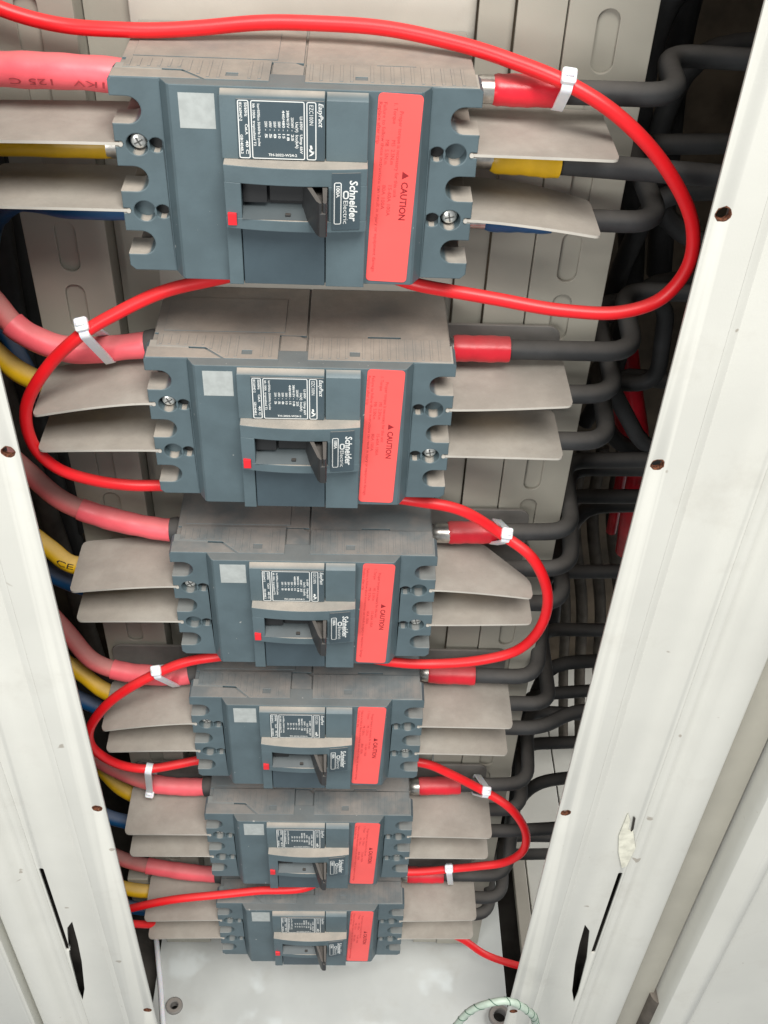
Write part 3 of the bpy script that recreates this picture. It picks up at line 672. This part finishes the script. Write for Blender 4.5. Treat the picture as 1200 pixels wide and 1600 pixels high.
# dusty cables and bundles standing in the dark at the back
BACK = [([(190.5, 240.0, -388.9), (190.5, 230.0, -448.9), (207.5, 213.0, -538.9), (218.6, 212.0, -629.0), (229.6, 196.9, -719.0)], 4.5, 'brown_rubber', 'dusty brown cable in the dark behind the right rail, nearest the rail'), ([(203.5, 240.0, -388.6), (203.5, 230.0, -448.6), (221.5, 213.1, -538.7), (233.5, 212.1, -628.9), (245.6, 197.2, -719.0)], 5, 'brown_rubber', 'dusty brown cable in the dark behind the right rail, second from the rail'), ([(218.5, 240.0, -388.2), (218.5, 230.0, -448.2), (237.3, 213.1, -538.5), (250.0, 212.3, -628.7), (262.8, 197.4, -719.0)], 5, 'brown_rubber', 'dusty brown cable in the dark behind the right rail, third from the rail'), ([(235.1, 240.0, -387.8), (235.1, 230.0, -447.8), (255.3, 213.2, -538.2), (269.5, 212.4, -628.6), (283.7, 197.7, -719.0)], 6, 'brown_rubber', 'dusty brown cable in the dark behind the right rail, nearest the post'), ([(179.8, 105.0, -205.1), (190.0, 104.0, -240.6), (200.0, 100.0, -276.4), (204.4, 104.0, -327.8), (213.3, 120.0, -384.0)], 6, 'red_sleeve', 'deep red cable in the shadow behind the bends of the second breaker'), ([(188.5, 125.0, -266.1), (197.2, 125.0, -291.5), (201.2, 125.0, -329.6), (204.4, 130.0, -375.3)], 3.6, 'red_sleeve', 'thinner dark red cable left of the deep red one in the shadow'), ([(170, 70, 60), (168, 90, -20), (176, 100, -80), (190, 110, -160)], 7, 'black_rubber', 'black cable hanging behind the bends of the top breaker'), ([(150, 60, -70), (160, 80, -110), (170, 90, -160), (172, 100, -230)], 7, 'black_rubber', 'black cable slanting behind the red loop beside the right post'), ([(-150, 70, 60), (-148, 70, -60), (-152, 72, -180), (-150, 80, -330)], 11, 'black_rubber', 'thick black cable standing behind the left rail'), ([(-138, 40, 20), (-141, 42, -60), (-147, 44, -150), (-152, 60, -260), (-150, 90, -420)], 7, 'black_rubber', 'dark cable bowed outward standing behind the left rail'), ([(-165, 50, -150), (-158, 46, -230), (-155, 60, -330), (-150, 80, -520)], 6, 'brown_rubber', 'brown cable standing behind the left rail'), ([(-132, 90, -180), (-138, 90, -330), (-136, 90, -500), (-140, 90, -718)], 9, 'black_rubber', 'black cable running down to the floor behind the left rail'), ([(300.0, 70.0, 20.0), (190.0, 66.0, 18.0), (158.0, 62.0, 4.0), (152.0, 72.0, -30.0), (160.0, 90.0, -80.0)], 5, 'black_rubber', 'black cable curling down behind the bend of the top breaker red cable'), ([(300.0, 95.0, -30.0), (215.0, 90.0, -28.0), (178.0, 84.0, -34.0), (166.0, 80.0, -60.0), (170.0, 70.0, -100.0), (200.0, 66.0, -120.0), (300.0, 66.0, -124.0)], 5.2, 'black_rubber', 'black cable making a wide bend beside the right post near the top'), ([(300.0, 60.0, -85.0), (200.0, 56.0, -84.0), (165.0, 52.0, -88.0), (156.0, 58.0, -120.0), (158.0, 80.0, -170.0)], 5, 'black_rubber', 'black cable bending down between the first and second breaker rows at right'), ([(300.0, 90.0, -150.0), (210.0, 86.0, -150.0), (176.0, 84.0, -156.0), (168.0, 86.0, -200.0), (172.0, 90.0, -250.0), (200.0, 92.0, -275.0), (300.0, 92.0, -276.0)], 5, 'black_rubber', 'black cable looping in front of the deep red cable'), ([(300.0, 80.0, -215.0), (205.0, 80.0, -212.0), (172.0, 84.0, -214.0), (160.0, 90.0, -250.0)], 4.8, 'black_rubber', 'black cable just above the third breaker row at right'), ([(300.0, 96.0, -318.0), (205.0, 92.0, -316.0), (172.0, 90.0, -320.0), (162.0, 90.0, -350.0), (164.0, 86.0, -420.0)], 5, 'black_rubber', 'black cable bending down beside the fourth breaker row at right'), ([(300.0, 70.0, -440.0), (205.0, 66.0, -438.0), (166.0, 62.0, -440.0), (158.0, 66.0, -470.0), (160.0, 74.0, -540.0)], 4.8, 'black_rubber', 'black cable bending down above the fifth breaker row at right'), ([(300.0, 60.0, -560.0), (210.0, 56.0, -562.0), (170.0, 52.0, -566.0), (156.0, 54.0, -600.0), (158.0, 64.0, -660.0)], 4.8, 'black_rubber', 'black cable bending down to the floor beside the lowest breaker at right')]
for j, (pts, rad, m, label) in enumerate(BACK):
    root = thing('riser_cable', label, 'cable', pts[0], 'cables deep in the cabinet')
    o0 = Vector(pts[0]); bm = NB(); tube(bm, [p-o0 for p in spline(pts, 8)], rad, 12); link('insulation', bm, m, root, smooth=60)

# ================================================================== the red control wire
WIRE = [(-117.1, -10.0, 13.2), (-107.8, -10.0, 8.5), (-85.7, -10.0, 3.6), (-62.5, -11.0, 3.3), (-34.6, -10.0, 4.7), (-4.3, -9.0, 6.7), (30.7, -11.0, 6.5), (58.7, -17.0, 4.2), (77.2, -23.0, 0.8), (100.3, -31.0, -5.1), (117.5, -35.0, -14.2), (138.4, -38.0, -32.7), (151.0, -40.0, -52.7), (153.0, -42.0, -69.6), (145.9, -42.0, -84.3), (130.3, -42.0, -91.3), (107.2, -40.0, -92.9), (80.9, -37.0, -90.1), (49.6, -32.0, -87.7), (29.9, -24.0, -86.1), (-10.9, -24.0, -85.5), (-35.3, -31.0, -88.0), (-57.4, -34.0, -92.8), (-75.8, -38.0, -100.5), (-89.4, -41.0, -108.2), (-105.9, -43.0, -123.8), (-119.1, -44.0, -146.2), (-120.0, -42.0, -167.4), (-112.3, -39.0, -182.8), (-98.6, -35.0, -193.6), (-83.6, -31.0, -199.9), (-67.7, -28.0, -202.1), (-20.0, -22.0, -207.0), (20.0, -24.0, -207.0), (54.9, -33.0, -204.8), (75.2, -34.0, -209.2), (97.1, -34.0, -225.8), (111.9, -40.0, -235.0), (122.7, -43.0, -258.3), (122.6, -43.0, -282.7), (113.5, -41.0, -303.1), (97.5, -39.0, -314.3), (77.3, -36.0, -321.6), (43.9, -34.0, -322.5), (0.0, -26.0, -318.0), (-44.9, -37.0, -316.0), (-64.4, -37.0, -321.7), (-80.6, -38.0, -329.6), (-98.8, -41.0, -340.1), (-112.5, -43.0, -353.2), (-124.3, -44.0, -374.5), (-125.8, -43.0, -391.9), (-120.4, -40.0, -408.1), (-111.0, -37.0, -420.1), (-97.9, -34.0, -426.9), (-79.5, -31.0, -425.5), (-67.2, -29.0, -424.1), (-20.0, -24.0, -432.0), (20.0, -26.0, -432.0), (67.1, -33.0, -419.3), (85.5, -33.0, -429.7), (110.1, -33.0, -449.5), (126.7, -39.0, -458.6), (139.1, -42.0, -479.6), (140.3, -42.0, -502.8), (130.1, -39.0, -523.4), (112.8, -36.0, -534.7), (96.2, -33.0, -543.5), (70.3, -31.0, -551.7), (20.0, -30.0, -549.0), (-2.2, -46.0, -546.3), (-36.8, -47.0, -549.3), (-80.7, -47.0, -558.5), (-119.5, -46.0, -574.0), (-137.0, -44.0, -587.9), (-134.7, -42.0, -602.8), (-122.1, -38.0, -614.2), (-80.0, -22.0, -645.0), (-20.0, -20.0, -652.0), (73.6, -18.0, -653.8), (94.4, -19.0, -656.6), (114.0, -24.0, -660.7), (133.7, -30.0, -675.3), (155.9, -36.0, -679.4), (182.9, -40.0, -681.4)]
WP = spline(WIRE, 2.5)
for i_, p_ in enumerate(WP):                            # hand-bent wire is never a perfect arc
    p_ += Vector((math.sin(i_*0.11+1)*0.3+math.sin(i_*0.29)*0.2, 0.25*math.sin(i_*0.17), math.cos(i_*0.13)*0.22+math.sin(i_*0.31+2)*0.18))
wire = thing('control_wire', 'bright red wire snaking in wide loops past all six breakers', 'wire', WP[0])
bm = NB(); tube(bm, [p-WP[0] for p in WP], 2.75, 16); link('insulation', bm, 'red_wire', wire, smooth=60)
# white marker sleeve where it leaves the left post
TIES = [((97.0, -31.0, -3.8), 'black cable with red sleeve, right side of the top breaker', 'white zip tie at the upper right, beside the top breaker', (99.0, -34.0, 3.3), 0.0), ((-87.9, -41.0, -107.3), 'pink red cable entering the left side of the second breaker', 'white zip tie on the left loop beside the second breaker', (-90.2, -43.0, -102.3), 0.0), ((97.1, -34.0, -225.8), 'black cable with red sleeve, right side of the third breaker', 'white zip tie on the right loop beside the third breaker', (96.6, -37.0, -217.7), 0), ((-80.6, -38.0, -329.6), 'pink red cable entering the left side of the fourth breaker', 'white zip tie on the left loop beside the fourth breaker', (-82.1, -40.0, -322.8), 0), ((-98.7, -34.0, -426.9), 'pink red cable entering the left side of the fifth breaker', 'white zip tie at left with its head hanging below, above the fifth breaker', (-107.8, -25.0, -464.7), 0), ((110.1, -33.0, -449.5), 'black cable with red sleeve, right side of the fifth breaker', 'white zip tie at right where the loop starts beside the fifth breaker', (108.2, -38.0, -438.4), 0), ((97.1, -33.0, -543.5), 'black cable with red sleeve, right side of the lowest breaker', 'white zip tie at right just above the barriers of the lowest breaker', (96.0, -38.0, -533.1), 0)]
def near(path, p):
    p = Vector(p); i = min(range(len(path)), key=lambda j: (path[j]-p).length)
    a = path[max(0, i-1)]; c = path[min(len(path)-1, i+1)]; return path[i], (c-a).normalized()
for j, (pw, ck, lbl, hpt, tw) in enumerate(TIES):
    a, ta = near(WP, pw); cp = CAB[ck]; c, tc = near(cp, a)
    d = (ta*(0.35 if ta.x > 0 else -0.35)+tc*(1 if tc.x > 0 else -1)).normalized()
    d = (d+Vector((0, 0, tw))).normalized()
    mid = (a+c)/2; ax = a-c; ax = ax-d*ax.dot(d); L_ = ax.length; ax.normalize(); bx_ = d.cross(ax).normalized()
    r1, r2 = 3.2, 6.1
    loop = []
    al = math.asin(max(-1, min(1, (r2-r1)/max(L_, 4))))
    n = 14
    for q in range(n+1):
        th = -math.pi/2+al+(math.pi-2*al)*q/n
        loop.append(ax*(L_/2+r1*math.cos(th))+bx_*(r1*math.sin(th)))
    for q in range(n+1):
        th = math.pi/2-al+(math.pi+2*al)*q/n
        loop.append(ax*(-L_/2+r2*math.cos(th))+bx_*(r2*math.sin(th)))
    root = thing('zip_tie', lbl, 'zip tie', mid, 'white zip ties on the red wire')
    wd, tk = 2.0, 0.6
    bm = NB(); nn = len(loop); rows = []
    for q in range(nn):
        p = loop[q]; tn = (loop[(q+1) % nn]-loop[q-1]).normalized(); nr = tn.cross(d).normalized()
        if nr.dot(p) < 0 and False: nr = -nr
        rows.append([bm.verts.new((p+d*(e*wd)+nr*(g*tk))*S) for e, g in ((-1, -1), (1, -1), (1, 1), (-1, 1))])
    for q in range(nn):
        A, B = rows[q], rows[(q+1) % nn]
        for e in range(4): bm.faces.new((A[e], A[(e+1) % 4], B[(e+1) % 4], B[e]))
    bmesh.ops.recalc_face_normals(bm, faces=bm.faces[:]); link('strap', bm, 'nylon', root, smooth=50)
    # ratchet head and the cut tail
    hp = Vector(hpt)-mid; hp = hp-d*hp.dot(d)
    q0 = min(loop, key=lambda p_: (p_-hp).length); hp = q0*1.04
    out = Vector((0.0, -0.72, 0.7)); out = (out-d*out.dot(d)).normalized(); tn = out.cross(d).normalized()
    M = Matrix((tn, d, out)).transposed()
    t = bmesh.new(); box(t, -2.9, 2.9, -2.8, 2.8, -1.4, 2.4, 1.1, 3); box(t, -0.9, 0.9, -1.7, 1.7, 2.2, 3.6, 0.3, 1)
    for v in t.verts: v.co = M @ v.co + hp*S
    link('ratchet_head', t, 'nylon', root, smooth=50)

# ================================================================== small things
o0 = Vector((97, -120, -586))
gp = spline([(95.5, -120.0, -626.8), (98.7, -120.0, -585.9), (109.0, -120.0, -560.8), (126.5, -120.0, -551.4), (144.9, -118.0, -572.8), (154.5, -112.0, -609.7), (164.3, -108.0, -667.8)], 2.0); root = thing('spiral_cord', 'pale green spiral wrapped cord arching over the bottom edge', 'cord', gp[0])
bm = NB(); tube(bm, [p-gp[0] for p in gp], 2.4, 14); link('cord', bm, 'green_spiral', root, smooth=60)
bm = NB(); hel = []
N_ = len(gp)
for i in range(N_*6):
    f = i/6; a = int(min(f, N_-2)); p = gp[a].lerp(gp[a+1], min(1, f-a)); tn = (gp[min(a+1, N_-1)]-gp[max(a-1, 0)]).normalized()
    u = tn.cross(Vector((0, 1, 0))).normalized(); v = tn.cross(u); th = f*2.0*2*math.pi/9.5
    hel.append(p-gp[0]+(u*math.cos(th)+v*math.sin(th))*2.36)
tube(bm, hel, 0.32, 5); link('wrap_edge', bm, 'green_dark', root, smooth=60)
root = thing('white_cord', 'thin white cord lying on the bottom plate along the left post foot', 'cord', (-120, -30, -720))
bm = NB(); tube(bm, spline([(-9, 36, 2.2), (-4, 14, 2.2), (1, -8, 2.2), (5, -28, 2.2), (10, -54, 2.2)], 3), 2.1, 10); link('cord', bm, 'nylon', root, smooth=60)
root = thing('rail_bracket', 'small cream bracket beside the left terminals of the lowest breaker', 'bracket', (-128, -6, -640))
bm = NB(); box(bm, -7, 8, -6, 6, 4, 42, 0.8); box(bm, -7, 8, -6, 20, 0, 4, 0.5); link('body', bm, 'cream_paint', root)
